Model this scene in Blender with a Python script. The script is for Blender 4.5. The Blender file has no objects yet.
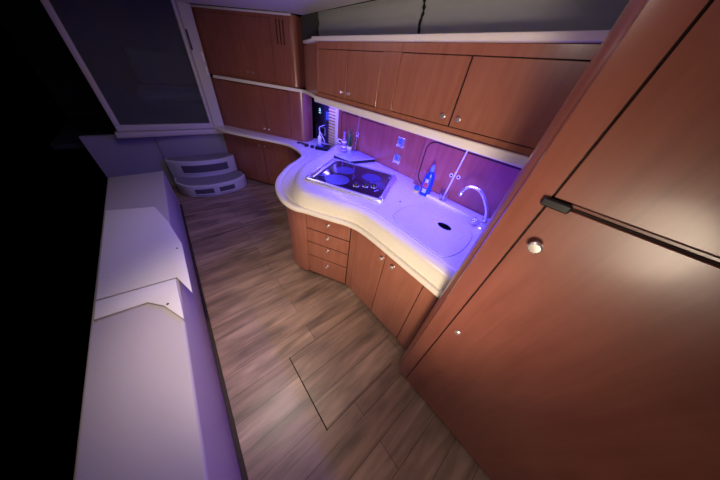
import bpy, bmesh, math, random
from mathutils import Vector, Matrix
random.seed(4)
C = bpy.context.scene.collection

# ------------------------------------------------------------------ helpers
def obj(name, bm, m, parent=None, sharp=35, smooth=True):
    """link a bmesh (world coordinates) as one mesh object under an optional parent"""
    if smooth:
        a = math.radians(sharp)
        for f in bm.faces: f.smooth = True
        for e in bm.edges:
            if len(e.link_faces) == 2:
                if e.calc_face_angle(0) > a: e.smooth = False
    if parent is not None:
        off = Vector((0, 0, 0)); p = parent
        while p is not None:
            off += p.location; p = p.parent
        bmesh.ops.translate(bm, verts=bm.verts, vec=-off)
    me = bpy.data.meshes.new(name); bm.to_mesh(me); bm.free()
    o = bpy.data.objects.new(name, me); C.objects.link(o)
    if m: me.materials.append(m)
    if parent is not None: o.parent = parent
    return o
def tag(o, label, cat, group=None, kind=None):
    o['label'] = label; o['category'] = cat
    if group: o['group'] = group
    if kind: o['kind'] = kind
    return o
def thing(name, label, cat, loc, group=None):
    o = bpy.data.objects.new(name, None); C.objects.link(o); o.location = loc
    o.empty_display_size = .05
    return tag(o, label, cat, group)
def struct(name, bm, m, label=None):
    o = obj(name, bm, m); o['kind'] = 'structure'
    if label: o['label'] = label
    return o
def NB(): return bmesh.new()
def bevel(bm, w, seg=2, ang=40):
    es = [e for e in bm.edges if len(e.link_faces) == 2 and e.calc_face_angle(0) > math.radians(ang)]
    if es and w > 0: bmesh.ops.bevel(bm, geom=es, offset=w, segments=seg, affect='EDGES', profile=.5, clamp_overlap=True)
def prism(pts, z0, z1, bv=0, seg=2, bm=None):
    b = NB()
    lo = [b.verts.new((x, y, z0)) for x, y in pts]; hi = [b.verts.new((x, y, z1)) for x, y in pts]
    n = len(pts)
    b.faces.new(lo); b.faces.new(hi)
    for i in range(n): b.faces.new((lo[i], lo[(i+1) % n], hi[(i+1) % n], hi[i]))
    bmesh.ops.recalc_face_normals(b, faces=b.faces)
    bevel(b, bv, seg)
    if bm is None: return b
    me = bpy.data.meshes.new('t'); b.to_mesh(me); b.free(); bm.from_mesh(me); bpy.data.meshes.remove(me)
    return bm
def box(x0, x1, y0, y1, z0, z1, bv=0, seg=2, bm=None):
    return prism([(x0, y0), (x1, y0), (x1, y1), (x0, y1)], z0, z1, bv, seg, bm)
class Fr:
    """upright frame: u along the wall, n out of it towards the room, z up"""
    def __init__(s, P, D):
        s.P = Vector(P); s.D = Vector(D).normalized(); s.N = Vector((s.D.y, -s.D.x))
    def w(s, u, n):
        q = s.P + s.D*u + s.N*n; return (q.x, q.y)
    def box(s, u0, u1, n0, n1, z0, z1, bv=0, seg=2, bm=None):
        return prism([s.w(u0, n0), s.w(u1, n0), s.w(u1, n1), s.w(u0, n1)], z0, z1, bv, seg, bm)
    def pt(s, u, n, z): x, y = s.w(u, n); return Vector((x, y, z))
def lathe(prof, c, axis=(0, 0, 1), n=20, bm=None):
    """profile of (radius, height) along an axis starting at c"""
    bm = bm or NB(); c = Vector(c); a = Vector(axis).normalized()
    q = a.orthogonal().normalized(); r = a.cross(q)
    rings = []
    for R, h in prof:
        if R < 1e-6: rings.append([bm.verts.new(c + a*h)])
        else: rings.append([bm.verts.new(c + a*h + (q*math.cos(t) + r*math.sin(t))*R) for t in [2*math.pi*k/n for k in range(n)]])
    fs = []
    for A, B in zip(rings, rings[1:]):
        for k in range(n):
            k2 = (k+1) % n
            if len(A) == 1 and len(B) == 1: continue
            if len(A) == 1: fs.append(bm.faces.new((A[0], B[k2], B[k])))
            elif len(B) == 1: fs.append(bm.faces.new((A[k], A[k2], B[0])))
            else: fs.append(bm.faces.new((A[k], A[k2], B[k2], B[k])))
    if len(rings[0]) > 1: fs.append(bm.faces.new(rings[0][::-1]))
    if len(rings[-1]) > 1: fs.append(bm.faces.new(rings[-1]))
    bmesh.ops.recalc_face_normals(bm, faces=fs)
    return bm
def crom(pts, k=6, closed=False):
    P = [Vector(p) for p in pts]; out = []; n = len(P)
    rng = range(n) if closed else range(n-1)
    for i in rng:
        p0 = P[(i-1) % n] if closed or i > 0 else P[0]*2 - P[1]
        p1 = P[i]; p2 = P[(i+1) % n]
        p3 = P[(i+2) % n] if closed or i+2 < n else P[-1]*2 - P[-2]
        for j in range(k):
            t = j/k
            out.append(.5*((2*p1) + (p2-p0)*t + (2*p0-5*p1+4*p2-p3)*t*t + (3*p1-p0-3*p2+p3)*t**3))
    if not closed: out.append(P[-1])
    return out
def tube(path, r, n=8, closed=False, bm=None):
    bm = bm or NB(); P = [Vector(p) for p in path]; N = len(P)
    rr = r if isinstance(r, (list, tuple)) else [r]*N
    rings = []; up = None
    for i, p in enumerate(P):
        a = P[(i-1) % N] if (closed or i > 0) else p
        b = P[(i+1) % N] if (closed or i < N-1) else p
        t = (b - a).normalized()
        if up is None: up = t.orthogonal().normalized()
        up = (up - t*up.dot(t)).normalized(); s = t.cross(up)
        rings.append([bm.verts.new(p + (up*math.cos(q) + s*math.sin(q))*rr[i]) for q in [2*math.pi*k/n for k in range(n)]])
    fs = []
    for i in range(N if closed else N-1):
        A = rings[i]; B = rings[(i+1) % N]
        for k in range(n): fs.append(bm.faces.new((A[k], A[(k+1) % n], B[(k+1) % n], B[k])))
    if not closed: fs.append(bm.faces.new(rings[0][::-1])); fs.append(bm.faces.new(rings[-1]))
    bmesh.ops.recalc_face_normals(bm, faces=fs)
    return bm
def rrect(a0, a1, b0, b1, r, k=6):
    out = []
    for cx, cy, s in ((a1-r, b1-r, 0), (a0+r, b1-r, 90), (a0+r, b0+r, 180), (a1-r, b0+r, 270)):
        for j in range(k+1):
            t = math.radians(s + 90*j/k); out.append((cx + r*math.cos(t), cy + r*math.sin(t)))
    return out

# ------------------------------------------------------------------ materials
def mat(name, col, rough=.5, metal=0, spec=.5, coat=0, emit=None, es=0, trans=0, ior=1.45, bump=0, bscale=60, alpha=1):
    m = bpy.data.materials.new(name); m.use_nodes = True
    nt = m.node_tree; b = nt.nodes['Principled BSDF']
    b.inputs['Base Color'].default_value = (*col, 1); b.inputs['Roughness'].default_value = rough
    b.inputs['Metallic'].default_value = metal; b.inputs['Specular IOR Level'].default_value = spec
    b.inputs['Coat Weight'].default_value = coat; b.inputs['Coat Roughness'].default_value = .12
    b.inputs['Transmission Weight'].default_value = trans; b.inputs['IOR'].default_value = ior
    if emit: b.inputs['Emission Color'].default_value = (*emit, 1); b.inputs['Emission Strength'].default_value = es
    # subtle procedural variation everywhere
    tc = nt.nodes.new('ShaderNodeTexCoord'); nz = nt.nodes.new('ShaderNodeTexNoise'); nz.inputs['Scale'].default_value = bscale
    nt.links.new(tc.outputs['Object'], nz.inputs['Vector'])
    if bump:
        bp = nt.nodes.new('ShaderNodeBump'); bp.inputs['Strength'].default_value = bump; bp.inputs['Distance'].default_value = .002
        nt.links.new(nz.outputs['Fac'], bp.inputs['Height']); nt.links.new(bp.outputs['Normal'], b.inputs['Normal'])
    else:
        mr = nt.nodes.new('ShaderNodeMapRange'); mr.inputs['To Min'].default_value = max(rough-.03, 0); mr.inputs['To Max'].default_value = min(rough+.03, 1)
        nt.links.new(nz.outputs['Fac'], mr.inputs['Value']); nt.links.new(mr.outputs['Result'], b.inputs['Roughness'])
    return m
def wood(name, c1, c2, stretch=(14, 14, 1.2), rough=.32, coat=.35):
    m = bpy.data.materials.new(name); m.use_nodes = True; nt = m.node_tree; b = nt.nodes['Principled BSDF']
    tc = nt.nodes.new('ShaderNodeTexCoord'); mp = nt.nodes.new('ShaderNodeMapping'); mp.inputs['Scale'].default_value = stretch
    nz = nt.nodes.new('ShaderNodeTexNoise'); nz.inputs['Scale'].default_value = 2.2; nz.inputs['Detail'].default_value = 6; nz.inputs['Distortion'].default_value = .6
    nz2 = nt.nodes.new('ShaderNodeTexNoise'); nz2.inputs['Scale'].default_value = 5.5; nz2.inputs['Detail'].default_value = 2
    cr = nt.nodes.new('ShaderNodeValToRGB'); cr.color_ramp.elements[0].position = .32; cr.color_ramp.elements[1].position = .7
    cr.color_ramp.elements[0].color = (*c1, 1); cr.color_ramp.elements[1].color = (*c2, 1)
    mx = nt.nodes.new('ShaderNodeMix'); mx.data_type = 'FLOAT'; mx.inputs[0].default_value = .35
    L = nt.links.new
    L(tc.outputs['Object'], mp.inputs['Vector']); L(mp.outputs['Vector'], nz.inputs['Vector']); L(tc.outputs['Object'], nz2.inputs['Vector'])
    L(nz.outputs['Fac'], mx.inputs[2]); L(nz2.outputs['Fac'], mx.inputs[3]); L(mx.outputs[0], cr.inputs['Fac']); L(cr.outputs['Color'], b.inputs['Base Color'])
    b.inputs['Roughness'].default_value = rough; b.inputs['Coat Weight'].default_value = coat; b.inputs['Coat Roughness'].default_value = .15
    return m
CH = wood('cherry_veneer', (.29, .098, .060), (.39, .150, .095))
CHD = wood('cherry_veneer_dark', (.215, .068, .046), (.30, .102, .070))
CHG = wood('cherry_gloss', (.28, .070, .052), (.38, .105, .080), rough=.22, coat=.6)
GAP = mat('dark_gap', (.02, .008, .006), .8)
GEL = mat('cream_gelcoat', (.80, .74, .62), .28, coat=.3)
GELW = mat('cream_counter_surface', (.80, .77, .72), .3, coat=.2)
TRIM = mat('cream_trim', (.86, .79, .71), .35)
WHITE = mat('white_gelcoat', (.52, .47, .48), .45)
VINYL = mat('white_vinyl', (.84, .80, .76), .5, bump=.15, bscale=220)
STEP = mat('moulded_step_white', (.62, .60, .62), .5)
TREAD = mat('step_carpet', (.26, .24, .27), .95, bump=.6, bscale=400)
FRAME = mat('door_frame_white', (.60, .56, .55), .4)
CHROME = mat('chrome', (.92, .92, .94), .22, metal=.85)
NICK = mat('satin_nickel', (.85, .78, .72), .3, metal=.85)
BLACKG = mat('black_ceramic_glass', (.008, .008, .02), .06, coat=.5)
BURN = mat('burner_print', (.05, .05, .10), .35)
BLACK = mat('black_plastic', (.012, .012, .015), .35)
NAVY = mat('dark_niche_lining', (.03, .025, .06), .6)
GREYC = mat('grey_headliner', (.66, .62, .66), .8)
SHADE = mat('grey_shade_cloth', (.60, .63, .65), .9, bump=.4, bscale=300)
RECESS = mat('dark_grey_wall', (.06, .06, .06), .8)
KICK = mat('dark_kick', (.035, .02, .016), .7)
GLASS = mat('clear_glass', (1, 1, 1), .03, trans=1, ior=1.45)
DOORG = mat('dark_door_glass', (.55, .58, .62), .03, trans=.9, ior=1.02, spec=.6)
BLUEP = mat('blue_soap_bottle', (.01, .05, .62), .25)
LBL = mat('white_label', (.85, .85, .85), .4)
RED = mat('pink_label', (.75, .12, .2), .4)
YEL = mat('yellow_sponge', (.75, .6, .12), .9, bump=.5)
BLUES = mat('blue_cloth', (.03, .12, .6), .8)
SILV = mat('silver_laptop', (.55, .56, .62), .35, metal=.35)
TANW = wood('tan_slat_wood', (.50, .40, .14), (.72, .58, .25), rough=.5, coat=0)
GREEN = mat('dark_green_leaf', (.035, .10, .05), .45)
LEAFE = mat('pale_leaf_edge', (.35, .38, .15), .5)
BLUEE = mat('blue_indicator', (.03, .05, .25), .3, emit=(.10, .2, 1), es=.10)
CYANE = mat('display_digits', (.3, .5, .6), .3, emit=(.35, .75, .9), es=.9)
LEDM = mat('violet_led', (.5, .4, 1), .3, emit=(.25, .12, 1), es=6)
OUTB = mat('blue_socket_face', (.10, .14, .45), .35)
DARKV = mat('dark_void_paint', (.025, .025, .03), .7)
GREYS = mat('pale_cockpit_cushion', (.30, .31, .31), .8)
AMB = mat('amber_ceramic', (.30, .16, .35), .35)

def floor_mat():
    m = bpy.data.materials.new('grey_oak_planks'); m.use_nodes = True; nt = m.node_tree; b = nt.nodes['Principled BSDF']; L = nt.links.new
    N = nt.nodes.new
    tc = N('ShaderNodeTexCoord'); br = N('ShaderNodeTexBrick')
    br.offset = .37; br.inputs['Scale'].default_value = 1; br.inputs['Brick Width'].default_value = 1.22; br.inputs['Row Height'].default_value = .1375
    br.inputs['Mortar Size'].default_value = .0013; br.inputs['Mortar Smooth'].default_value = .3; br.inputs['Bias'].default_value = 0
    br.inputs['Color1'].default_value = (.27, .172, .122, 1); br.inputs['Color2'].default_value = (.39, .262, .190, 1); br.inputs['Mortar'].default_value = (.035, .022, .016, 1)
    mp0 = N('ShaderNodeMapping'); mp0.inputs['Location'].default_value = (.45, -.0550, 0)
    L(tc.outputs['Object'], mp0.inputs['Vector']); L(mp0.outputs['Vector'], br.inputs['Vector'])
    mp = N('ShaderNodeMapping'); mp.inputs['Scale'].default_value = (1.3, 11, 1); nz = N('ShaderNodeTexNoise'); nz.inputs['Scale'].default_value = 1.6; nz.inputs['Detail'].default_value = 7; nz.inputs['Distortion'].default_value = .7
    L(tc.outputs['Object'], mp.inputs['Vector']); L(mp.outputs['Vector'], nz.inputs['Vector'])
    mr = N('ShaderNodeMapRange'); mr.inputs['From Min'].default_value = .3; mr.inputs['From Max'].default_value = .7; mr.inputs['To Min'].default_value = .55; mr.inputs['To Max'].default_value = 1.3
    L(nz.outputs['Fac'], mr.inputs['Value'])
    mp2 = N('ShaderNodeMapping'); mp2.inputs['Scale'].default_value = (2.0, 5, 1); n2 = N('ShaderNodeTexNoise'); n2.inputs['Scale'].default_value = 1.3; n2.inputs['Detail'].default_value = 3
    L(tc.outputs['Object'], mp2.inputs['Vector']); L(mp2.outputs['Vector'], n2.inputs['Vector'])
    m2 = N('ShaderNodeMapRange'); m2.inputs['From Min'].default_value = .33; m2.inputs['From Max'].default_value = .55; m2.inputs['To Min'].default_value = .68; m2.inputs['To Max'].default_value = 1.08
    L(n2.outputs['Fac'], m2.inputs['Value'])
    mu = N('ShaderNodeMath'); mu.operation = 'MULTIPLY'; L(mr.outputs['Result'], mu.inputs[0]); L(m2.outputs['Result'], mu.inputs[1])
    mx = N('ShaderNodeVectorMath'); mx.operation = 'SCALE'; L(br.outputs['Color'], mx.inputs[0]); L(mu.outputs[0], mx.inputs['Scale'])
    L(mx.outputs['Vector'], b.inputs['Base Color']); b.inputs['Roughness'].default_value = .38
    bp = N('ShaderNodeBump'); bp.inputs['Strength'].default_value = .15; bp.inputs['Distance'].default_value = .003; L(nz.outputs['Fac'], bp.inputs['Height']); L(bp.outputs['Normal'], b.inputs['Normal'])
    return m
FLOOR = floor_mat()

H_CAM = 1.55; ZL = .762; ZH = .86
def knob(parent, c, n, r=.013, l=.026, m=NICK, name='knob'):
    return obj(name, lathe([(r*.75, 0), (r*.75, .003), (r*.4, .006), (r*.4, l*.5), (r*.95, l*.62), (r, l*.8), (r*.75, l*.97), (0, l)], c, n, 16), m, parent)

# ------------------------------------------------------------------ setting
struct('floor', box(-.32, 1.9, -.85, 4.0, -.04, 0), FLOOR)
struct('ceiling', prism([(-.75, -.85), (1.34, -.85), (1.34, 1.5), (1.40, 2.25), (1.43, 2.62), (1.30, 2.72), (.66, 3.72), (-.75, 3.72)], 1.93, 1.97), GREYC)
# hull wall behind the galley
struct('wall_right', box(1.72, 1.76, -.85, 2.9, 0, 2.0), RECESS)
# corner wall above the small corner cabinet and behind the niche
struct('wall_corner', prism([(1.40, 2.30), (1.46, 2.30), (1.50, 2.68), (1.44, 2.68)], 1.742, 1.93), RECESS)
struct('wall_niche', prism([(1.655, 2.21), (1.69, 2.21), (1.69, 2.80), (1.655, 2.80)], ZL, 1.318), NAVY)
# door opening wall below and above the cockpit door
struct('wall_far', box(-.75, .69, 3.78, 3.84, 0, .68), mat('far_wall_grey', (.34, .32, .35), .8))
# crown band under the ceiling above far cabinets
FU = Fr((.738, 3.697), (.525, -.851)); FU.N = Vector((-.851, -.525))
FL = Fr((1.076, 3.028), (.525, -.851)); FL.N = Vector((-.851, -.525))
def fpt(F, x, y): return (Vector((x, y)) - F.P).dot(F.D)
struct('trim_1', FU.box(-.09, 1.17, .002, .02, 1.912, 1.9295, .004), GREYC)

# ------------------------------------------------------------------ floor hatch seams are thin dark inlays round a lift-out panel
h = thing('floor_hatch', 'lift-out wood plank hatch outlined by a dark seam in the floor before the sink doors', 'floor hatch', (.45, .37, 0))
obj('panel', box(.118, .792, .142, .602, .0004, .0022, .0006, 1), FLOOR, h)
b = NB()
for a in ((.112, .118, .136, .608), (.118, .792, .602, .6055), (.118, .660, .1385, .142)): box(a[0], a[1], a[2], a[3], .0004, .0016, 0, 1, b)
obj('seam', b, GAP, h)

# ------------------------------------------------------------------ countertop
front = [(.56, 3.64), (.628, 3.442), (.842, 3.109), (1.08, 2.775), (1.150, 2.62), (1.157, 2.41), (1.105, 2.206), (.978, 2.079), (.839, 1.978), (.687, 1.821), (.585, 1.685), (.517, 1.517), (.492, 1.35), (.515, 1.22), (.577, 1.121), (.68, .942), (.742, .835), (.768, .70), (.764, .42), (.757, .125)]
fr = [tuple(p) for p in crom([(x, y, 0) for x, y in front], 5)]
fr = [(p[0], p[1]) for p in fr]
back = [(1.60, .125), (1.60, .91), (1.66, .92), (1.66, 2.21), (1.66, 2.78), (1.58, 2.80), (1.46, 2.90), (.80, 3.93), (.64, 3.84)]
ct = thing('galley_countertop', 'cream moulded fibreglass countertop curving from the sink round to the steps, lit violet', 'countertop', (1.1, 1.2, .735))
def edge_loft(outline, nfix, prof, bm=None):
    """outline with the first nfix points free to be inset; rows of (inset, z)"""
    bm = bm or NB(); n = len(outline); rows = []
    V = [Vector(p) for p in outline]
    nor = []
    for i in range(n):
        a = V[max(i-1, 0)]; c = V[min(i+1, nfix-1)] if i < nfix else V[i]
        t = (c - a)
        nor.append(Vector((-t.y, t.x)).normalized() if i < nfix and t.length > 0 else Vector((0, 0)))
    for ins, z in prof:
        rows.append([bm.verts.new((V[i].x + nor[i].x*ins, V[i].y + nor[i].y*ins, z)) for i in range(n)])
    bm.faces.new(rows[0]); bm.faces.new(rows[-1])
    for A, B in zip(rows, rows[1:]):
        for i in range(n): bm.faces.new((A[i], A[(i+1) % n], B[(i+1) % n], B[i]))
    bmesh.ops.recalc_face_normals(bm, faces=bm.faces)
    return bm
# last row/first rows: outer lip rolls over
slab = edge_loft(fr + back, len(fr), [(.012, .728), (.002, .731), (0, .738), (0, .750), (.004, .758), (.012, ZL), (.045, ZL), (.050, ZL-.004), (.056, ZL-.004), (.061, ZL), (.075, ZL)])
obj('counter_slab', slab, GEL, ct, 50)
ro = [(1.50, 2.165), (1.24, 1.98), (.98, 1.83), (.80, 1.69), (.665, 1.52), (.595, 1.39), (.565, 1.26), (.580, 1.165), (.64, 1.055), (.705, .945), (.768, .835), (.788, .70), (.784, .42), (.777, .13)]
rr_ = [(p[0], p[1]) for p in crom([(x, y, 0) for x, y in ro], 5)]
def block(outline, nf, bk, prof):
    return edge_loft(outline + bk, nf, prof)
S = []
for k in range(9):
    t = math.radians(90*k/8); S.append((.004 + .088*(1 - math.cos(t))**1.15, ZL + (ZH-ZL)*math.sin(t)**.9))
rb = block(rr_, len(rr_), [(1.60, .13), (1.60, .91), (1.66, .92), (1.66, 2.165)], [(0, ZL-.002)] + S)
obj('raised_block', rb, GEL, ct, 60)
# splash ledge behind the sink
obj('splash_ledge', box(1.405, 1.505, .135, .72, ZH-.001, ZH+.022, .008, 3), GEL, ct)

# sink cover
sc = thing('sink_cover', 'flush cream sink cover with an oval dark finger hole beside the chrome tap', 'sink cover', (1.05, .42, ZH))
so = crom([(.935, .632, 0), (1.008, .672, 0), (1.176, .680, 0), (1.25, .600, 0), (1.266, .32, 0), (1.225, .235, 0), (1.042, .202, 0), (.915, .220, 0), (.875, .27, 0), (.886, .458, 0)], 5, True)
obj('seam', prism([(p.x, p.y) for p in so], ZH-.001, ZH+.0012), mat('grey_seam', (.16, .14, .18), .6), sc)
cc = Vector((1.07, .44, 0))
obj('panel', prism([tuple((cc + (p-cc)*.990).xy) for p in so], ZH, ZH+.003, .001, 1), GEL, sc)
obj('finger_hole', prism([(1.155 + .032*math.cos(t), .390 + .046*math.sin(t)) for t in [k*math.pi/12 for k in range(24)]], ZH+.002, ZH+.0036), mat('black_hole', (.003, .003, .003), 1, spec=0), sc)
sl = tag(obj('latch', box(1.14, 1.156, .755, .763, ZH, ZH+.003, .001, 1), BLACK), 'tiny dark flush latch in the counter between hob and soap bottle', 'latch')

# ------------------------------------------------------------------ cooktop
ck = thing('cooktop', 'black glass three-burner cooktop in a chrome frame set in the counter', 'cooktop', (1.09, 1.24, ZH))
L0 = Vector((.707, 1.389)); B0 = Vector((1.188, 1.685)); R0 = Vector((1.47, 1.072)); F0 = Vector((1.006, .798))
def cq(s, t):  # s along front->right (0 left end .. 1 right end), t depth 0 front..1 back
    return (L0*(1-s) + F0*s)*(1-t) + (B0*(1-s) + R0*s)*t
def quadpts(s0, s1, t0, t1, r=.03, k=4):
    out = []
    for (s, t, a) in ((s1, t1, 0), (s0, t1, 90), (s0, t0, 180), (s1, t0, 270)):
        sx = s - r if s == s1 else s + r; ty = t - r if t == t1 else t + r
        for j in range(k+1):
            q = math.radians(a + 90*j/k); p = cq(sx + r*math.cos(q), ty + r*math.sin(q)); out.append((p.x, p.y))
    return out
obj('chrome_tray', prism(quadpts(0, 1, 0, 1, .05), ZH, ZH+.012, .004, 2), CHROME, ck)
obj('dark_gasket', prism(quadpts(.06, .965, .035, .96, .03), ZH+.010, ZH+.0135), BLACK, ck)
obj('frame_lip', tube([Vector((x, y, ZH+.017)) for x, y in quadpts(.012, .985, .02, .98, .05)], .009, 8, True), CHROME, ck)
obj('glass_top', prism(quadpts(.12, .93, .05, .95, .015), ZH+.013, ZH+.020, .002, 1), BLACKG, ck)
obj('end_rail', prism(quadpts(.035, .098, .08, .93, .012), ZH+.013, ZH+.028, .004, 2), CHROME, ck)
obj('end_rail', prism(quadpts(.94, .972, .06, .95, .008), ZH+.013, ZH+.025, .003, 2), CHROME, ck)
for (x, y, r) in ((1.105, 1.37, .082), (.925, 1.245, .098), (1.215, 1.145, .082)):
    obj('burner', prism([(x + r*math.cos(t), y + r*math.sin(t)) for t in [k*math.pi/18 for k in range(36)]], ZH+.0198, ZH+.0212), BURN, ck)
for (x, y) in ((.990, 1.085), (1.052, 1.045), (1.105, 1.005)):
    kb = obj('control_knob', lathe([(.024, 0), (.024, .004), (.018, .007), (.017, .022), (.015, .025), (0, .025)], (x, y, ZH+.020), n=18), BLACK, ck)
    obj('knob_ring', lathe([(.026, 0), (.0265, .002), (.024, .0045), (.022, .0045)], (x, y, ZH+.0202), n=20), CHROME, kb)
pc = cq(.86, .24)
obj('printed_marks', box(pc.x-.022, pc.x+.022, pc.y-.004, pc.y+.004, ZH+.0198, ZH+.0208), mat('grey_print', (.4, .4, .5), .4), ck)

# ------------------------------------------------------------------ base cabinets
def panel_face(parent, F, u0, u1, z0, z1, n0, name='door', m=CH, th=.012, gap=.003, gap_shade=True):
    """dark backing that draws the shadow gap + face slab on frame F; returns the slab"""
    d = obj(name, F.box(u0+gap, u1-gap, n0, n0+th, z0+gap, z1-gap, .0015, 1), m, parent)
    if gap_shade: obj('gap_shade', F.box(u0-.001, u1+.001, n0-.001, n0+th*.45, z0-.001, z1+.001), GAP, d)  # dark backing slab, stands in for the shade in the gap round the face
    return d
def kn(parent, F, u, z, n0, r=.012):
    p = F.pt(u, n0, z); return knob(parent, p, (F.N.x, F.N.y, 0), r)
# drawer unit with the rounded end
A = Vector((.599, 1.196)); B = Vector((.788, .859))
FD = Fr(A, B-A); FD.N = Vector((FD.D.y, -FD.D.x)); 
if FD.N.x > 0: FD.N = -FD.N
dw = (B-A).length
dc = thing('drawer_cabinet', 'cherry cabinet with a rounded end and four small drawers below the cooktop', 'cabinet', (.8, 1.3, 0))
arc = [(p.x, p.y) for p in crom([(.599, 1.196, 0), (.562, 1.27, 0), (.548, 1.36, 0), (.560, 1.45, 0), (.61, 1.56, 0), (.72, 1.72, 0), (.88, 1.90, 0), (1.02, 2.05, 0)], 5)]
off = .012
body = [(.788 + .013, .863), ] + [(A.x + .011, A.y + .006)] + arc[1:] + [(1.5, 2.05), (1.5, .863)]
obj('body', prism(body, .03, .7275), CH, dc)
obj('kick', prism([(x+.035 if x < 1.0 else x-.01, y) for x, y in body], 0, .03), KICK, dc)
for (z0, z1, kz) in ((.558, .722, .650), (.418, .556, .524), (.262, .416, .390), (.045, .260, .200)):
    d = panel_face(dc, FD, .004, dw-.004, z0, z1, -.012, 'drawer', gap=.0045)
    kn(d, FD, dw*.52, kz, .001, .012)
# sink unit
FS = Fr((.797, .862), (0, -1)); FS.N = Vector((-1, 0))
s_ = thing('sink_cabinet', 'cherry two-door cabinet under the sink side of the counter', 'cabinet', (1.1, .5, 0))
obj('body', prism([(.809, .861), (.809, .132), (1.5, .132), (1.5, .861)], .03, .7275), CH, s_)
obj('kick', prism([(.84, .861), (.84, .132), (1.5, .132), (1.5, .861)], 0, .03), KICK, s_)
obj('stile', FS.box(.002, .054, -.012, 0, .035, .724, .002, 1), CH, s_)
obj('stile', FS.box(.632, .728, -.012, 0, .035, .724, .002, 1), CH, s_)
for u0, u1, ku in ((.056, .342, .325), (.342, .630, .415)):
    d = panel_face(s_, FS, u0, u1, .040, .722, -.012)
    kn(d, FS, ku if u0 < .1 else .378+.04, .655, 0, .013)

# tall cabinet
tc_ = thing('tall_cabinet', 'tall dark cherry cabinet with one large door at the right of the galley', 'cabinet', (1.0, -.3, 0))
pts = [(1.68, .12)] + [(.728 - .06*math.sin(math.radians(a)), .06 + .06*math.cos(math.radians(a))) for a in range(0, 91, 10)] + [(.668, -.80), (1.68, -.80)]
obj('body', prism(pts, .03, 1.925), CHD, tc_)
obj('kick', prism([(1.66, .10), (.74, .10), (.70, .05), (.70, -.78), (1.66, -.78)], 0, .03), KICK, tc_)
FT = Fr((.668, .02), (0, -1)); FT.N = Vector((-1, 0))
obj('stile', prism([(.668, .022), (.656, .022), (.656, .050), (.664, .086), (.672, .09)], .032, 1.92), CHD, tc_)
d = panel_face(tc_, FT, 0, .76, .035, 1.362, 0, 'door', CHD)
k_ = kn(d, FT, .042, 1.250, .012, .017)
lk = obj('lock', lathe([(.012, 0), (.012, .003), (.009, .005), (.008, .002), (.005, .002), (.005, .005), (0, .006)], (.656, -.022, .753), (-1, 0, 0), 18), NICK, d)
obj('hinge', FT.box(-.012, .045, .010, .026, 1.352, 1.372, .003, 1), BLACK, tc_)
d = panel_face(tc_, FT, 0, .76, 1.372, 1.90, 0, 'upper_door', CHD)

# ------------------------------------------------------------------ backsplash
bs = thing('backsplash', 'glossy cherry backsplash behind the cooktop with an inlaid dark outline', 'backsplash', (1.6, 1.5, ZH))
obj('panel', box(1.585, 1.61, .93, 2.17, ZH+.001, 1.318, .002, 1), CHG, bs)
obj('inlay', tube(crom([(1.584, 2.10, .93), (1.584, 2.10, 1.0), (1.584, 2.10, 1.17), (1.584, 2.09, 1.198), (1.584, 2.06, 1.204), (1.584, 1.9, 1.204), (1.584, 1.55, 1.204), (1.584, 1.42, 1.204)], 5), .0035, 6), GAP, bs)
bs2 = thing('backsplash', 'glossy cherry backsplash behind the sink, standing forward, with a rounded inlaid outline', 'backsplash', (1.53, .5, ZH))
obj('panel', box(1.51, 1.61, .128, .925, ZH+.001, 1.318, .006, 3), CHG, bs2)
obj('inlay', tube(crom([(1.509, y, z) for y, z in ((.79, .892), (.835, .896), (.872, .915), (.893, .955), (.895, 1.02), (.895, 1.12), (.893, 1.168), (.872, 1.205), (.835, 1.222), (.79, 1.224), (.5, 1.224), (.18, 1.224))], 4), .0045, 6), GAP, bs2)
for y, z, nm in ((.626, 1.048, 'left'), (.570, 1.054, 'right')):
    e = tag(obj('eyelet', lathe([(.0135, 0), (.0135, .003), (.009, .004), (.009, .0015), (0, .0015)], (1.510, y, z), (-1, 0, 0), 18), LBL), nm + ' one of two round pale eyelets above the sink backsplash middle', 'eyelet', 'eyelets in the sink backsplash')
    ho = obj('hole', lathe([(.0088, 0), (.0088, .002), (0, .002)], (1.510, y, z), (-1, 0, 0), 16), GAP); ho.parent = e
for (y, z, nm, sub) in ((1.205, 1.118, 'upper chrome-framed square socket on the backsplash right of the cooktop', 1), (1.207, .972, 'lower chrome-framed square socket on the backsplash close above the counter', 0)):
    s = thing('wall_socket', nm, 'socket', (1.585, y, z), 'sockets on the backsplash')
    obj('plate', lathe([(.026, 0), (.026, .002)], (1.585, y, z), (-1, 0, 0), 20), CHROME, s) if 0 else obj('plate', box(1.579, 1.585, y-.040, y+.040, z-.036, z+.040, .003, 2), CHROME, s)
    obj('socket_face', box(1.574, 1.580, y-.021, y+.021, z-.012, z+.032, .002, 1), OUTB, s)
    for dy in (-.032, .032): obj('cover_tab', lathe([(.009, 0), (.009, .005), (.004, .008), (0, .008)], (1.580, y+dy, z-.034), (-1, 0, 0), 12), CHROME, s)

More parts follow.
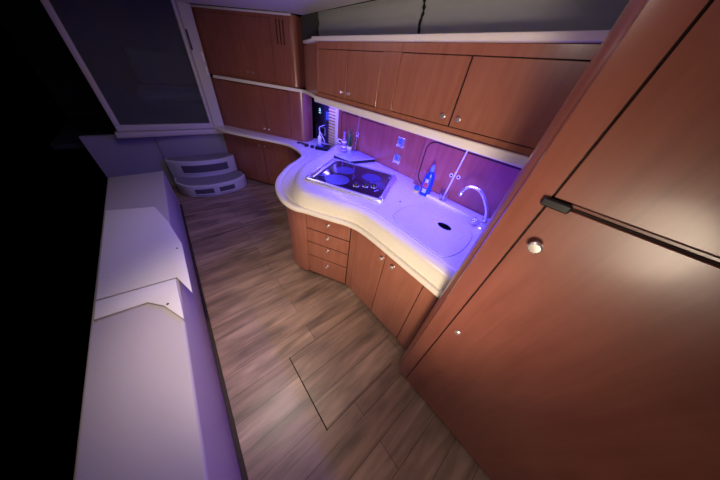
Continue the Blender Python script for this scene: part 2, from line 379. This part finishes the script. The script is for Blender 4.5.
# ------------------------------------------------------------------ overhead cabinets
def overhead(label, y0, y1, doors, knobs):
    t = thing('overhead_cabinet', label, 'cabinet', (1.4, (y0+y1)/2, 1.32), 'overhead cabinets above the counter')
    obj('body', box(1.212, 1.70, y0, y1, 1.322, 1.712), CH, t)
    F = Fr((1.212, 0), (0, 1)); F.N = Vector((-1, 0))
    obj('top_rail', box(1.200, 1.213, y0+.001, y1-.001, 1.672, 1.711), CH, t)
    obj('bottom_rail', box(1.200, 1.213, y0+.001, y1-.001, 1.353, 1.379), CH, t)
    prev = y0+.001
    for a, bb in doors:
        d = panel_face(t, F, a, bb, 1.380, 1.671, -.001, 'door', CH, .013)
        for ky in knobs:
            if a < ky < bb: kn(d, F, ky, 1.422, .012, .0125)
    ed = sorted([y0+.001] + [v for d_ in doors for v in d_] + [y1-.001])
    for i in range(0, len(ed), 2):
        if ed[i+1] - ed[i] > .012: obj('stile', box(1.200, 1.213, ed[i]+.001, ed[i+1]-.001, 1.380, 1.671, .001, 1), CH, t)
    return t
overhead('cherry overhead cabinet with two doors above the cooktop end of the counter', 1.056, 1.99, [(1.207, 1.556), (1.560, 1.97)], (1.510, 1.606))
overhead('cherry overhead cabinet with two wide doors above the sink', .125, 1.054, [(.14, .622), (.626, 1.050)], (.667, .576))
F0_ = Fr((1.2, 1.99), (.21, .61)); F0_.N = Vector((-.945, .325))
cc_ = thing('corner_cabinet', 'narrow plain cherry corner panel cabinet between the overhead doors and the vented cabinet', 'cabinet', (1.4, 2.3, 1.32))
obj('body', prism([(1.205, 1.992), (1.404, 2.575), (1.49, 2.60), (1.69, 2.70), (1.70, 1.992)], 1.345, 1.712), CH, cc_)

def strip(pts, w, z0, z1, bv=.006):
    P = [Vector(p) for p in pts]; L_ = []; 
    for i, p in enumerate(P):
        a = P[max(i-1, 0)]; c = P[min(i+1, len(P)-1)]; t = (c-a).normalized(); L_.append(p + Vector((-t.y, t.x))*w)
    return prism([tuple(p) for p in P] + [tuple(p) for p in L_[::-1]], z0, z1, bv, 2)
struct('trim_2', box(1.168, 1.2, .125, 1.995, 1.303, 1.350, .008, 3), TRIM)
struct('trim_3', box(1.176, 1.36, .125, 2.03, 1.7135, 1.741, .006, 2), TRIM)
struct('trim_4', strip([(1.19, 2.035), (1.30, 2.40)], -.12, 1.713, 1.733, .004), TRIM)
struct('trim_5', strip([(.70, 3.66), (1.315, 2.665), (1.37, 2.585), (1.335, 2.40), (1.215, 2.0)], .045, 1.310, 1.341, .006), TRIM)
struct('soffit', prism([(1.23, 1.998), (1.38, 2.40), (1.43, 2.585), (1.65, 2.62), (1.65, 1.998)], 1.322, 1.3435), CHD)
# LED strip below the overhead cabinets
tag(obj('led_strip', box(1.222, 1.230, .16, 1.95, 1.311, 1.3215), LEDM), 'thin violet LED strip running under the overhead cabinets', 'light strip')

# roman shades
def shade(label, y0, y1, edge_low):
    bm = NB(); ny = 30; nz = 14
    g = []
    for i in range(ny+1):
        row = []
        for j in range(nz+1):
            z = 1.7425 + (1.928-1.7425)*j/nz
            y = y0 + (y1-y0)*i/ny
            if edge_low and i == 0: y += .010*abs(math.sin(j*.9*math.pi/2)) 
            if (not edge_low) and i == ny: y -= .010*abs(math.sin(j*.9*math.pi/2))
            x = 1.352 + .006*math.sin(j*math.pi/3.5) + .05*max(0, (y-1.5)/.75)*(1) 
            row.append(bm.verts.new((x, y, z)))
        g.append(row)
    for i in range(ny):
        for j in range(nz): bm.faces.new((g[i][j], g[i+1][j], g[i+1][j+1], g[i][j+1]))
    r = bmesh.ops.solidify(bm, geom=bm.faces[:], thickness=.008)
    bmesh.ops.recalc_face_normals(bm, faces=bm.faces)
    return tag(obj('roman_shade', bm, SHADE, None, 60), label, 'window shade', 'window shades above the overhead cabinets')
shade('grey cloth window shade above the cooktop end overhead cabinet, left of the scalloped joint', 1.0905, 2.28, True)
shade('grey cloth window shade above the sink overhead cabinet, right of the scalloped joint', .125, 1.084, False)
struct('window_1', box(1.40, 1.44, .125, 1.5, 1.742, 1.93), BLACK)

# ------------------------------------------------------------------ far angled cabinets
def farbody(F, u0, u1, z0, z1, depth, rnd):
    pts = [F.w(u0, -depth), F.w(u0, 0)]
    pts += [F.w(u1-rnd + rnd*math.sin(math.radians(a)), -rnd + rnd*math.cos(math.radians(a))) for a in range(0, 91, 10)]
    pts += [F.w(u1, -depth)]
    return prism(pts, z0, z1)
nF = .012
fl = thing('lower_cabinet', 'plain cherry low cabinet with two doors beside the steps', 'cabinet', (1.2, 3.3, 0))
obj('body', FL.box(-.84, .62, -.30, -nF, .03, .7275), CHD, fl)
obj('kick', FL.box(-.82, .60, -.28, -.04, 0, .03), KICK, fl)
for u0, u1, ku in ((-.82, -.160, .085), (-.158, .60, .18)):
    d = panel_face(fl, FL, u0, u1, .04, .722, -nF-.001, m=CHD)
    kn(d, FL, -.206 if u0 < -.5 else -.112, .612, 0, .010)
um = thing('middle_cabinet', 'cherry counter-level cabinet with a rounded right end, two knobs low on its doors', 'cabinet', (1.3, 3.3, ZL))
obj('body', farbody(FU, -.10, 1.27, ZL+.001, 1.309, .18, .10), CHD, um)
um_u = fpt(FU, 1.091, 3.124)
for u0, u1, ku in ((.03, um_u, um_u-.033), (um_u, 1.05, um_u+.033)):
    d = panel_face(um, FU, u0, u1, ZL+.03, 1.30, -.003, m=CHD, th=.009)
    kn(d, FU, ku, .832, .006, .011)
uo = thing('vented_cabinet', 'dark cherry cabinet under the ceiling with three vertical vent slots', 'cabinet', (1.3, 3.3, 1.34))
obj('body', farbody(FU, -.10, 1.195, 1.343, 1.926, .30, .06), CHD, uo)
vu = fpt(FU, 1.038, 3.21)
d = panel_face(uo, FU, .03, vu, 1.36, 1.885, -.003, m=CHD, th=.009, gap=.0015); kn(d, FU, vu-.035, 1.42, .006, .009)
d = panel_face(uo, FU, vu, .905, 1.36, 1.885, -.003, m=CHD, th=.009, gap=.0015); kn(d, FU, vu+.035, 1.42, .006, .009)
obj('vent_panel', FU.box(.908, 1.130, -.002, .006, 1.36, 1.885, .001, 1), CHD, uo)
for k in range(3):
    u = .985 + .040*k
    obj('vent_slot', FU.box(u-.006, u+.006, .0055, .0075, 1.695, 1.88), GAP, uo)

# ------------------------------------------------------------------ niche items
nb = thing('slat_column', 'tan horizontally ribbed wooden slat panel in the back corner niche', 'slat panel', (1.60, 2.30, ZL))
obj('panel', box(1.620, 1.650, 2.235, 2.40, ZL+.001, 1.317), TANW, nb)
b = NB()
for k in range(17):
    z = ZL + .012 + k*.0325
    tube([(1.617, 2.235, z+.014), (1.617, 2.40, z+.014)], .0125, 8, False, b)
obj('slats', b, TANW, nb)
tag(obj('white_post', box(1.585, 1.650, 2.172, 2.232, ZL+.001, 1.317, .006, 2), GEL), 'slim white upright post between the ribbed panel and the backsplash', 'post')
cp = thing('control_panel', 'black wall panel with lit digits in the corner niche', 'control panel', (1.64, 2.70, 1.0))
obj('panel', box(1.634, 1.654, 2.585, 2.79, .97, 1.295, .004, 2), BLACK, cp)
def digits(s, c, hgt, m, parent, name='digits'):
    cu = bpy.data.curves.new('t', 'FONT'); cu.body = s; cu.size = hgt; cu.extrude = .0006; cu.align_x = 'CENTER'; cu.align_y = 'CENTER'
    o = bpy.data.objects.new('t', cu); C.objects.link(o)
    dg = bpy.context.evaluated_depsgraph_get(); me = bpy.data.meshes.new_from_object(o.evaluated_get(dg))
    bpy.data.objects.remove(o)
    bm = NB(); bm.from_mesh(me)
    R = Matrix(((0, 0, -1), (-1, 0, 0), (0, 1, 0))).to_4x4()   # text facing -X
    bmesh.ops.transform(bm, matrix=Matrix.Translation(c) @ R, verts=bm.verts)
    return obj(name, bm, m, parent, smooth=False)
digits('22', (1.6325, 2.648, 1.135), .042, CYANE, cp)
obj('display_bar', box(1.632, 1.634, 2.624, 2.672, 1.102, 1.107), CYANE, cp)
tag(obj('indicator', box(1.632, 1.654, 2.455, 2.505, 1.05, 1.14, .003, 1), BLUEE), 'small glowing blue square beside the black panel in the niche', 'indicator light')
wf = thing('wire_frame', 'small silver rectangular frame below the black panel in the niche', 'frame', (1.63, 2.62, .90))
obj('frame', tube([(1.64, 2.53, .86), (1.64, 2.66, .86), (1.64, 2.66, .945), (1.64, 2.53, .945)], .006, 6, True), CHROME, wf)
obj('backing', box(1.643, 1.654, 2.53, 2.66, .86, .945), BLACK, wf)

# tray with pump bottle
tr = thing('dark_tray', 'flat dark tray on the violet-lit counter in front of the niche', 'tray', (1.46, 2.37, ZL))
b = prism([(1.36, 2.33), (1.47, 2.20), (1.60, 2.33), (1.49, 2.46)], ZL, ZL+.03, .006, 2)
obj('tray', b, BLACK, tr)
obj('front_block', prism([(1.392, 2.335), (1.44, 2.278), (1.478, 2.312), (1.43, 2.37)], ZL+.03, ZL+.042, .003, 1), OUTB, tr)
pb = thing('pump_bottle', 'white pump bottle standing on the dark tray in the corner', 'bottle', (1.47, 2.395, ZL+.03))
obj('bottle', lathe([(.022, 0), (.024, .006), (.024, .085), (.018, .10), (.009, .108), (.009, .125), (0, .125)], (1.47, 2.395, ZL+.0305), n=18), LBL, pb)
obj('pump', tube([(1.47, 2.395, ZL+.15), (1.47, 2.395, ZL+.185), (1.455, 2.37, ZL+.19), (1.44, 2.345, ZL+.182)], .005, 8), LBL, pb)
tag(obj('cable', tube(crom([(1.53, 2.37, ZL+.033), (1.52, 2.36, ZL+.08), (1.50, 2.42, ZL+.16), (1.50, 2.45, ZL+.20), (1.54, 2.49, ZL+.215), (1.630, 2.53, ZL+.22)], 5), .0045, 6), LBL), 'thin pale cable curving up from the dark tray in the corner', 'cable')
# small dark things
for (x, y, nm, rx, ry, hz) in ((1.325, 2.475, 'small dark round tin on the counter next to the dark glasses', .026, .024, .028), (1.365, 2.40, 'small dark round tin nearest the dark tray on the counter', .024, .023, .028)):
    t = thing('round_tin', nm, 'tin', (x, y, ZL), 'small round tins on the counter')
    obj('base', lathe([(rx*.9, 0), (rx, .003), (rx, hz*.6), (rx*.9, hz*.65)], (x, y, ZL), n=20), BLACK, t)
    obj('lid', lathe([(rx*1.04, hz*.62), (rx*1.05, hz*.9), (rx*.9, hz), (0, hz*1.02)], (x, y, ZL), n=20), BLACK, t)
gl = thing('sunglasses', 'dark folded glasses lying on the counter left of the small tins', 'glasses', (1.30, 2.60, ZL))
ux = Vector((.525, -.851, 0)); vx = Vector((.851, .525, 0)); g0 = Vector((1.31, 2.60, ZL))
for s in (-1, 1):
    c = g0 + ux*.032*s
    obj('lens', prism([tuple((c + ux*.025*math.cos(t) + vx*.016*math.sin(t)).xy) for t in [k*math.pi/8 for k in range(16)]], ZL, ZL+.008, .002, 1), BLACK, gl)
    obj('temple', tube([c + ux*.024*s + Vector((0, 0, .006)), c + ux*.02*s + vx*.035 + Vector((0, 0, .006)), c - ux*.05*s + vx*.04 + Vector((0, 0, .006))], .0035, 6), BLACK, gl)
obj('bridge', tube([g0 - ux*.01 + Vector((0, 0, .006)), g0 + ux*.01 + Vector((0, 0, .006))], .003, 6), BLACK, gl)

# ------------------------------------------------------------------ laptop and things behind it
lp = thing('laptop', 'closed silver laptop lying on the counter behind the cooktop', 'laptop', (1.40, 1.6, ZH))
def lq(s, t, g=1):
    a = Vector((1.225, 1.735)); b_ = Vector((1.266, 1.520)); c_ = Vector((1.572, 1.470)); d_ = Vector((1.560, 1.745))
    return (a*(1-s) + b_*s)*(1-t) + (d_*(1-s) + c_*s)*t
def lpts(e, r=.03, k=4):
    out = []
    for (s, t, a) in ((1-e, 1-e, 0), (e, 1-e, 90), (e, e, 180), (1-e, e, 270)):
        sx = s - r if s > .5 else s + r; ty = t - r if t > .5 else t + r
        for j in range(k+1):
            q = math.radians(a + 90*j/k); p = lq(sx + r*math.cos(q), ty + r*math.sin(q)); out.append((p.x, p.y))
    return out
obj('base', prism(lpts(.004), ZH+.001, ZH+.027, .003, 2), BLACK, lp)
ld = obj('lid', prism(lpts(0), ZH+.0275, ZH+.035, .002, 2), SILV, lp)
p = lq(.5, .5)
obj('emblem', prism([(p.x + .014*math.cos(t), p.y + .011*math.sin(t)) for t in [k*math.pi/8 for k in range(16)]], ZH+.0348, ZH+.0356), mat('dark_emblem', (.1, .1, .2), .3), ld)
# bottle behind
bt = thing('ornate_bottle', 'tall narrow-necked decorated bottle left of the potted plant behind the laptop', 'bottle', (1.45, 1.86, ZH))
obj('body', lathe([(.026, 0), (.029, .008), (.030, .05), (.022, .075), (.026, .088), (.028, .10), (.020, .118), (.012, .14), (.010, .185), (.013, .19), (.013, .205), (0, .207)], (1.45, 1.86, ZH), n=22), AMB, bt)
for z, r in ((.052, .0305), (.100, .0288), (.014, .0300)): obj('pale_band', lathe([(r-.002, 0), (r, .002), (r, .012), (r-.002, .014)], (1.45, 1.86, ZH+z), n=22), LBL, bt)
obj('handle', tube(crom([(1.43, 1.88, ZH+.12), (1.405, 1.90, ZH+.125), (1.40, 1.905, ZH+.095), (1.425, 1.885, ZH+.085)], 5), .004, 6), LBL, bt)
# plant
pp = thing('potted_plant', 'small upright spiky-leaved plant in a white pot behind the laptop', 'plant', (1.515, 1.845, ZH))
P0 = Vector((1.515, 1.845, ZH))
obj('pot', lathe([(.022, 0), (.026, .004), (.030, .055), (.031, .060), (.027, .060), (.026, .050), (0, .050)], P0, n=20), LBL, pp)
for k in range(8):
    a = k*2.4; r = .004 + .011*(k % 3)/2; lean = Vector((math.cos(a)*.008, math.sin(a)*.03, 0)); hh = .15 + .05*((k*7) % 5)/4
    base = P0 + Vector((math.cos(a)*r, math.sin(a)*r, .048)); side = Vector((-math.sin(a+.6), math.cos(a+.6), 0))
    for nm, sc_, m in (('leaf', 1, GREEN),):
        bm = NB(); L_ = []
        N = 8
        for i in range(N+1):
            t = i/N; w = .0125*(math.sin(math.pi*min(1, t*.75+.22)))*(1-t**3) + .0004
            c = base + lean*t + Vector((0, 0, hh*t)); nn = side.cross(Vector((0, 0, 1)))*.0015
            L_.append([bm.verts.new(c - side*w), bm.verts.new(c + nn), bm.verts.new(c + side*w), bm.verts.new(c - nn)])
        for Q, R_ in zip(L_, L_[1:]):
            for i in range(4): bm.faces.new((Q[i], Q[(i+1) % 4], R_[(i+1) % 4], R_[i]))
        bm.faces.new(L_[0]); bm.faces.new(L_[-1]); bmesh.ops.recalc_face_normals(bm, faces=bm.faces)
        lf = obj('leaf', bm, GREEN, pp)
        ee = tube([base + lean*t + Vector((0, 0, hh*t)) + side*(.0125*(math.sin(math.pi*min(1, t*.75+.22)))*(1-t**3)) for t in [i/8 for i in range(9)]], .0009, 4)
        obj('leaf_edge', ee, LEAFE, lf)
def tumbler(c, label, r=.03, hgt=.075):
    t = thing('glass_tumbler', label, 'glass', c)
    obj('glass', lathe([(r*.8, 0), (r, hgt), (r-.0025, hgt), (r*.8-.0025, .006), (0, .006)], Vector(c) + Vector((0, 0, .0005)), n=24), GLASS, t)
    return t
tumbler((1.525, 1.715+.065-.135+.0, ZH+.0275) if 0 else (1.548, 1.785, ZH), 'clear tall glass with a thin stirrer right of the potted plant', .018, .12)
st = thing('stirrer', 'thin pale stirrer leaning in the glass beside the potted plant', 'stirrer', (1.548, 1.785, ZH+.01))
obj('rod', tube([(1.548, 1.785, ZH+.010), (1.563, 1.770, ZH+.36)], .003, 6), CHROME, st)
obj('loop', tube([Vector((1.556 + .002, 1.776 + .022*math.cos(t), ZH+.19 + .022*math.sin(t))) for t in [k*math.pi/8 for k in range(16)]], .003, 6, True), CHROME, st)

# ------------------------------------------------------------------ sink things
def soap():
    x, y = 1.415, .735
    t = thing('dish_soap_bottle', 'blue dish soap bottle with a white and pink label beside the sink cover', 'bottle', (x, y, ZH))
    D = Vector((.35, -.94, 0)); W = .040; T = .024
    def ell(w, th, z): return [Vector((x, y, ZH+z)) + D*w*math.cos(a) + Vector((.94, .35, 0))*th*math.sin(a) for a in [k*math.pi/12 for k in range(24)]]
    prof = [(.036, .021, 0), (.040, .024, .006), (.041, .024, .06), (.038, .022, .11), (.035, .020, .150), (.022, .018, .178), (.013, .013, .190), (.012, .012, .196)]
    bm = NB(); rows = [[bm.verts.new(p) for p in ell(*q)] for q in prof]
    bm.faces.new(rows[0]); bm.faces.new(rows[-1])
    for Aa, Bb in zip(rows, rows[1:]):
        for i in range(24): bm.faces.new((Aa[i], Aa[(i+1) % 24], Bb[(i+1) % 24], Bb[i]))
    bmesh.ops.recalc_face_normals(bm, faces=bm.faces); obj('bottle', bm, BLUEP, t)
    obj('cap', lathe([(.016, .194), (.016, .220), (.010, .226), (.007, .240), (0, .242)], (x, y, ZH), n=18), BLUEE if 0 else mat('pale_blue_cap', (.12, .2, .75), .3), t)
    # label patch on the room side
    for nm, m, a0, a1, z0, z1, e in (('label', LBL, 235, 275, .108, .135, .0012), ('label', RED, 225, 285, .068, .106, .0012), ('label', LBL, 235, 280, .028, .060, .0012)):
        bm = NB(); K = 8; up = []; lo = []
        for k in range(K+1):
            a = math.radians(a0 + (a1-a0)*k/K)
            for zz, lst in ((z0, lo), (z1, up)):
                w = .041 - .065*max(0, zz-.06); th = .024 - max(0, zz-.06)*.042
                dd = D*(w+e)*math.cos(a) - Vector((.94, .35, 0))*0 + Vector((.94, .35, 0))*(th+e)*math.sin(a)
                lst.append(bm.verts.new(Vector((x, y, ZH+zz)) + dd))
        for k in range(K): bm.faces.new((lo[k], lo[k+1], up[k+1], up[k]))
        bmesh.ops.solidify(bm, geom=bm.faces[:], thickness=-.0008)
        obj(nm, bm, m, t)
soap()
t = thing('sponge', 'blue and yellow sponge leaning left of the blue soap bottle', 'sponge', (1.39, .80, ZH))
obj('sponge_body', prism([(1.365, .79), (1.395, .775), (1.42, .815), (1.39, .83)], ZH+.0005, ZH+.022, .005, 2), YEL, t)
obj('scrub_pad', prism([(1.365, .79), (1.395, .775), (1.42, .815), (1.39, .83)], ZH+.022, ZH+.050, .008, 2), BLUES, t)
tumbler((1.435, .585, ZH+.0225), 'short clear glass on the ledge behind the sink cover', .034, .055)
st = thing('stirrer', 'long twisted clear rod leaning from the short glass up the sink backsplash', 'stirrer', (1.435, .585, ZH+.03))
b = NB(); A0 = Vector((1.438, .588, ZH+.032)); A1 = Vector((1.500, .585, 1.235))
for ph in (0, math.pi):
    pts_ = []
    for k in range(90):
        t = k/89; q = ph + t*2*math.pi*14; pts_.append(A0.lerp(A1, t) + Vector((.0035*math.cos(q), .0035*math.sin(q), 0)))
    tube(pts_, .0028, 5, False, b)
obj('rod', b, mat('clear_twist_plastic', (.8, .75, .85), .15, spec=.8), st)
# faucet
fa = thing('faucet', 'chrome gooseneck tap with a cross handle at the sink', 'faucet', (1.385, .245, ZH))
FC = Vector((1.368, .243, 0))
neck = [(1.368, .243, ZH+.02), (1.368, .243, .907), (1.362, .26, .976), (1.346, .302, 1.044), (1.328, .347, 1.088), (1.309, .396, 1.098), (1.299, .423, 1.074), (1.297, .432, 1.040)]
obj('base', lathe([(.030, 0), (.030, .006), (.022, .012), (.020, .045), (.024, .050), (.022, .06), (.014, .064)], (1.368, .243, ZH), n=24), CHROME, fa)
pth = crom(neck, 6); obj('spout', tube(pth, [.0125 - .004*i/len(pth) for i in range(len(pth))], 12), CHROME, fa)
obj('aerator', lathe([(.010, 0), (.012, .004), (.012, .022), (.009, .026)], (1.2975, .430, 1.050), (-.02, .12, -1), 16), CHROME, fa)
for sg in (-1, 1):
    hc = Vector((1.368, .243, ZH+.036)) + Vector((-.37, .93, 0))*.045*sg
    ax = Vector((-.37, .93, 0))
    hd = obj('handle', lathe([(.010, -.028), (.012, 0), (.016, .004), (.016, .02), (.010, .026), (0, .027)], hc, ax, 16), CHROME, fa)
    for k in range(4):
        q = k*math.pi/2 + .5; dv = ax.orthogonal().normalized(); dw_ = ax.cross(dv); dd = dv*math.cos(q) + dw_*math.sin(q)
        obj('spoke', tube([hc + ax*.012 + dd*.012, hc + ax*.012 + dd*.030], [.005, .006], 8), CHROME, hd)

# ------------------------------------------------------------------ steps
def arcf(pts, k=6): return [(p.x, p.y) for p in crom([(x, y, 0) for x, y in pts], k)]
cs = thing('boarding_steps', 'white moulded curved steps with grey carpet treads rising to the glass door', 'steps', (.3, 3.4, 0))
a1 = arcf([(-.135, 3.44), (-.04, 3.27), (.13, 3.185), (.30, 3.165), (.50, 3.19), (.65, 3.27), (.715, 3.35)])
a2 = arcf([(-.135, 3.66), (-.02, 3.56), (.13, 3.49), (.33, 3.468), (.50, 3.485), (.65, 3.56), (.69, 3.62)])
obj('lower_step', prism(a1 + [(.70, 3.52), (-.135, 3.62)], 0, .165, .012, 3), STEP, cs)
obj('upper_step', prism(a2 + [(.605, 3.775), (-.135, 3.775)], .0, .385, .012, 3), STEP, cs)
b = prism(arcf([(-.135, 3.76), (.1, 3.735), (.35, 3.73), (.60, 3.75)]) + [(.595, 3.779), (-.135, 3.779)], .385, .66, .008, 2); obj('riser', b, mat('riser_grey', (.34, .32, .35), .8), cs)
def inset(pts, yshift, sc=.96):
    cx = sum(p[0] for p in pts)/len(pts); return [(cx + (x-cx)*sc, y+yshift) for x, y in pts]
i1 = inset(a1, .03); obj('tread', prism(i1 + [(.66, 3.55), (-.10, 3.60)], .162, .172, .003, 1), TREAD, cs)
i2 = inset(a2, .03); obj('tread', prism(i2 + [(.60, 3.735), (-.10, 3.735)], .382, .392, .003, 1), TREAD, cs)
def slot(x0, x1, arc, z0, z1, name='slot'):
    """recessed-looking opening following the curved riser: frame lip + dark pocket"""
    def yat(x):
        for (xa, ya), (xb, yb) in zip(arc, arc[1:]):
            if xa <= x <= xb: return ya + (yb-ya)*(x-xa)/(xb-xa)
        return arc[0][1]
    xs = [x0 + (x1-x0)*k/8 for k in range(9)]
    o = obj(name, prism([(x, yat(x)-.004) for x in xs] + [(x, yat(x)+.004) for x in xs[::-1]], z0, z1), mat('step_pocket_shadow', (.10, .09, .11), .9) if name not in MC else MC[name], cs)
    MC[name] = o.data.materials[0]
    obj('slot_lip', prism([(x, yat(x)-.012) for x in xs] + [(x, yat(x)+.004) for x in xs[::-1]], z0-.014, z0, .003, 1), STEP, o)
    return o
MC = {}
slot(.03, .24, a1, .055, .120); slot(.31, .51, a1, .055, .120)
slot(.0, .55, a2, .235, .335)
# ------------------------------------------------------------------ cockpit door
struct('wall_door_post', prism([(.555, 3.70), (.684, 3.70), (.684, 3.80), (.555, 3.80)], .68, 1.93, .012, 3), FRAME)
dr = thing('door_1', 'glazed cockpit door with a white frame at the top of the steps', 'door', (.1, 3.70, .68)); dr['kind'] = 'structure'
b = NB(); box(-.42, .552, 3.70, 3.75, .735, .800, .008, 2, b); box(.515, .552, 3.70, 3.75, .80, 1.93, .008, 2, b); box(-.42, -.37, 3.70, 3.75, .80, 1.93, .008, 2, b)
obj('door_frame', b, FRAME, dr)
obj('glass', box(-.37, .515, 3.72, 3.728, .80, 1.93), DOORG, dr)
struct('trim_6', box(-.45, .69, 3.66, 3.78, .672, .732, .01, 2), FRAME)
lt = obj('latch', box(.560, .580, 3.690, 3.70, 1.55, 1.72, .004, 2), BLACK, dr)
for z in (1.33, 1.46): 
    tag(obj('hinge', box(.652, .672, 3.685, 3.70, z, z+.085, .004, 2), LBL), ('lower' if z < 1.4 else 'upper') + ' white hinge on the white post beside the dark glass door', 'hinge', 'white door hinges')
# cockpit beyond the glass
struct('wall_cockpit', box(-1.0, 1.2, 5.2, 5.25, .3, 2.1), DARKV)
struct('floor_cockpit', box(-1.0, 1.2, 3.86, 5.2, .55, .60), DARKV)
t = thing('cockpit_seat', 'pale cockpit seat dimly seen through the dark glass door', 'seat', (.25, 4.7, .6))
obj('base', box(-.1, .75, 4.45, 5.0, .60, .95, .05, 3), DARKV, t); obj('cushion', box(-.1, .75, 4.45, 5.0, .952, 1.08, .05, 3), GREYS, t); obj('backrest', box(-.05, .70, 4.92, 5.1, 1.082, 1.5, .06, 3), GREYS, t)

# ------------------------------------------------------------------ bench at left
bc = thing('side_bench', 'long white bench base with a smooth lavender-lit side along the walkway', 'bench', (-.5, 1.5, 0))
def bxe(y): return -.297 + (y-.2)*.040
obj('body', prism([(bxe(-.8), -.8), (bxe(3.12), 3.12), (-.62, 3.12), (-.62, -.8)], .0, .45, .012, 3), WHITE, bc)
obj('kick_strip', prism([(bxe(-.8)+.001, -.8), (bxe(-.8)+.024, -.8), (bxe(3.12)+.018, 3.12), (bxe(3.12)+.001, 3.12)], .0005, .012), KICK, bc)
obj('end_rail', tube([(bxe(3.12)-.006, 3.125, .0), (bxe(3.12)-.006, 3.125, .445)], .009, 8), FRAME, bc)
def flap(label, poly, snap, fold=None):
    t = thing('vinyl_panel', label, 'panel', (poly[0][0], poly[0][1], .45), 'white panels on the bench')
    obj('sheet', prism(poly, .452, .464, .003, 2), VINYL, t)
    obj('snap', lathe([(.006, 0), (.006, .002), (.003, .004), (0, .004)], (snap[0], snap[1], .464), n=12), BLACK, t)
    if fold: obj('raised_fold', prism(fold, .464, .472, .003, 2), VINYL, t)
flap('white panel with a long pointed corner on the bench, farther from the camera', [(-.60, 2.35), (-.30, 2.25), (-.235, 1.95), (-.19, 1.60), (-.205, 1.085), (-.258, 1.265), (-.60, 1.31)], (-.222, 1.555))
flap('white panel with a short pointed corner on the bench, nearer the camera', [(-.60, 1.30), (-.264, 1.255), (-.265, .925), (-.335, 1.075), (-.40, 1.15), (-.60, 1.17)], (-.318, 1.075))

# ------------------------------------------------------------------ lights
def area(name, loc, rot, sx, sy, e, col, spread=180):
    l = bpy.data.lights.new(name, 'AREA'); l.shape = 'RECTANGLE'; l.size = sx; l.size_y = sy; l.energy = e; l.color = col; l.spread = math.radians(spread)
    o = bpy.data.objects.new(name, l); C.objects.link(o); o.location = loc; o.rotation_euler = rot; return o
def spot(name, loc, tgt, e, col, ang=80, blend=.8, r=.04):
    l = bpy.data.lights.new(name, 'SPOT'); l.energy = e; l.color = col; l.spot_size = math.radians(ang); l.spot_blend = blend; l.shadow_soft_size = r
    o = bpy.data.objects.new(name, l); C.objects.link(o); o.location = loc
    o.rotation_euler = (Vector(tgt)-Vector(loc)).to_track_quat('-Z', 'Y').to_euler(); return o
area('led_light', (1.245, 1.05, 1.3105), (0, math.radians(0), 0), .03, 1.8, 13, (.050, .04, 1))
area('niche_light', (1.50, 2.35, 1.30), (0, 0, 0), .05, .25, 2.2, (.085, .06, 1))
spot('ceiling_spot', (-.10, .80, 1.92), (.12, .92, .0), 32, (1, .82, .68), 66, 1, .05)
spot('low_fill', (-.50, -.40, 1.02), (1.05, 1.05, 1.0), 56, (1, .81, .60), 80, 1, .22)  # unseen warm fill added low behind the camera to light upright faces
area('ceiling_fill', (.15, .50, 1.90), (0, math.radians(-12), 0), .15, .15, 1.0, (1, .84, .74))  # unseen ceiling fill added to soften shade on the overhead doors by the sink
spot('low_fill', (-.50, -.60, .95), (.66, -.30, .35), 5, (1, .82, .68), 110, 1, .15)  # unseen fill added to brighten the lower part of the tall door
area('saloon_glow', (.15, 2.2, 1.90), (0, 0, 0), .5, .9, 1.6, (1, .85, .98))
w = bpy.data.worlds.new('night'); bpy.context.scene.world = w; w.use_nodes = True
w.node_tree.nodes['Background'].inputs['Color'].default_value = (.30, .22, .30, 1); w.node_tree.nodes['Background'].inputs['Strength'].default_value = .0

# ------------------------------------------------------------------ camera
f = 200.0
d = Vector((-34, 240, f)).normalized(); w1 = Vector((-233, -199, f)); w1 = (w1 - d*w1.dot(d)).normalized(); w2 = d.cross(w1)
# rows of world basis expressed in camera (x right, y down, z fwd); world X=w2, Y=w1, Z=-d
right = Vector((w2.x, w1.x, -d.x)); down = Vector((w2.y, w1.y, -d.y)); fwd = Vector((w2.z, w1.z, -d.z))
cam = bpy.data.cameras.new('Camera'); co = bpy.data.objects.new('Camera', cam); C.objects.link(co)
R = Matrix((right, -down, -fwd)).transposed().to_4x4()
co.matrix_world = Matrix.Translation((0, 0, H_CAM)) @ R
cam.sensor_fit = 'HORIZONTAL'; cam.sensor_width = 36; cam.lens = f/720*36; cam.shift_x = (360-357)/720; cam.clip_start = .02
bpy.context.scene.camera = co
vs = bpy.context.scene.view_settings
vs.view_transform = 'Standard'; vs.look = 'None'; vs.gamma = 1; vs.use_curve_mapping = False; vs.exposure = 1.25
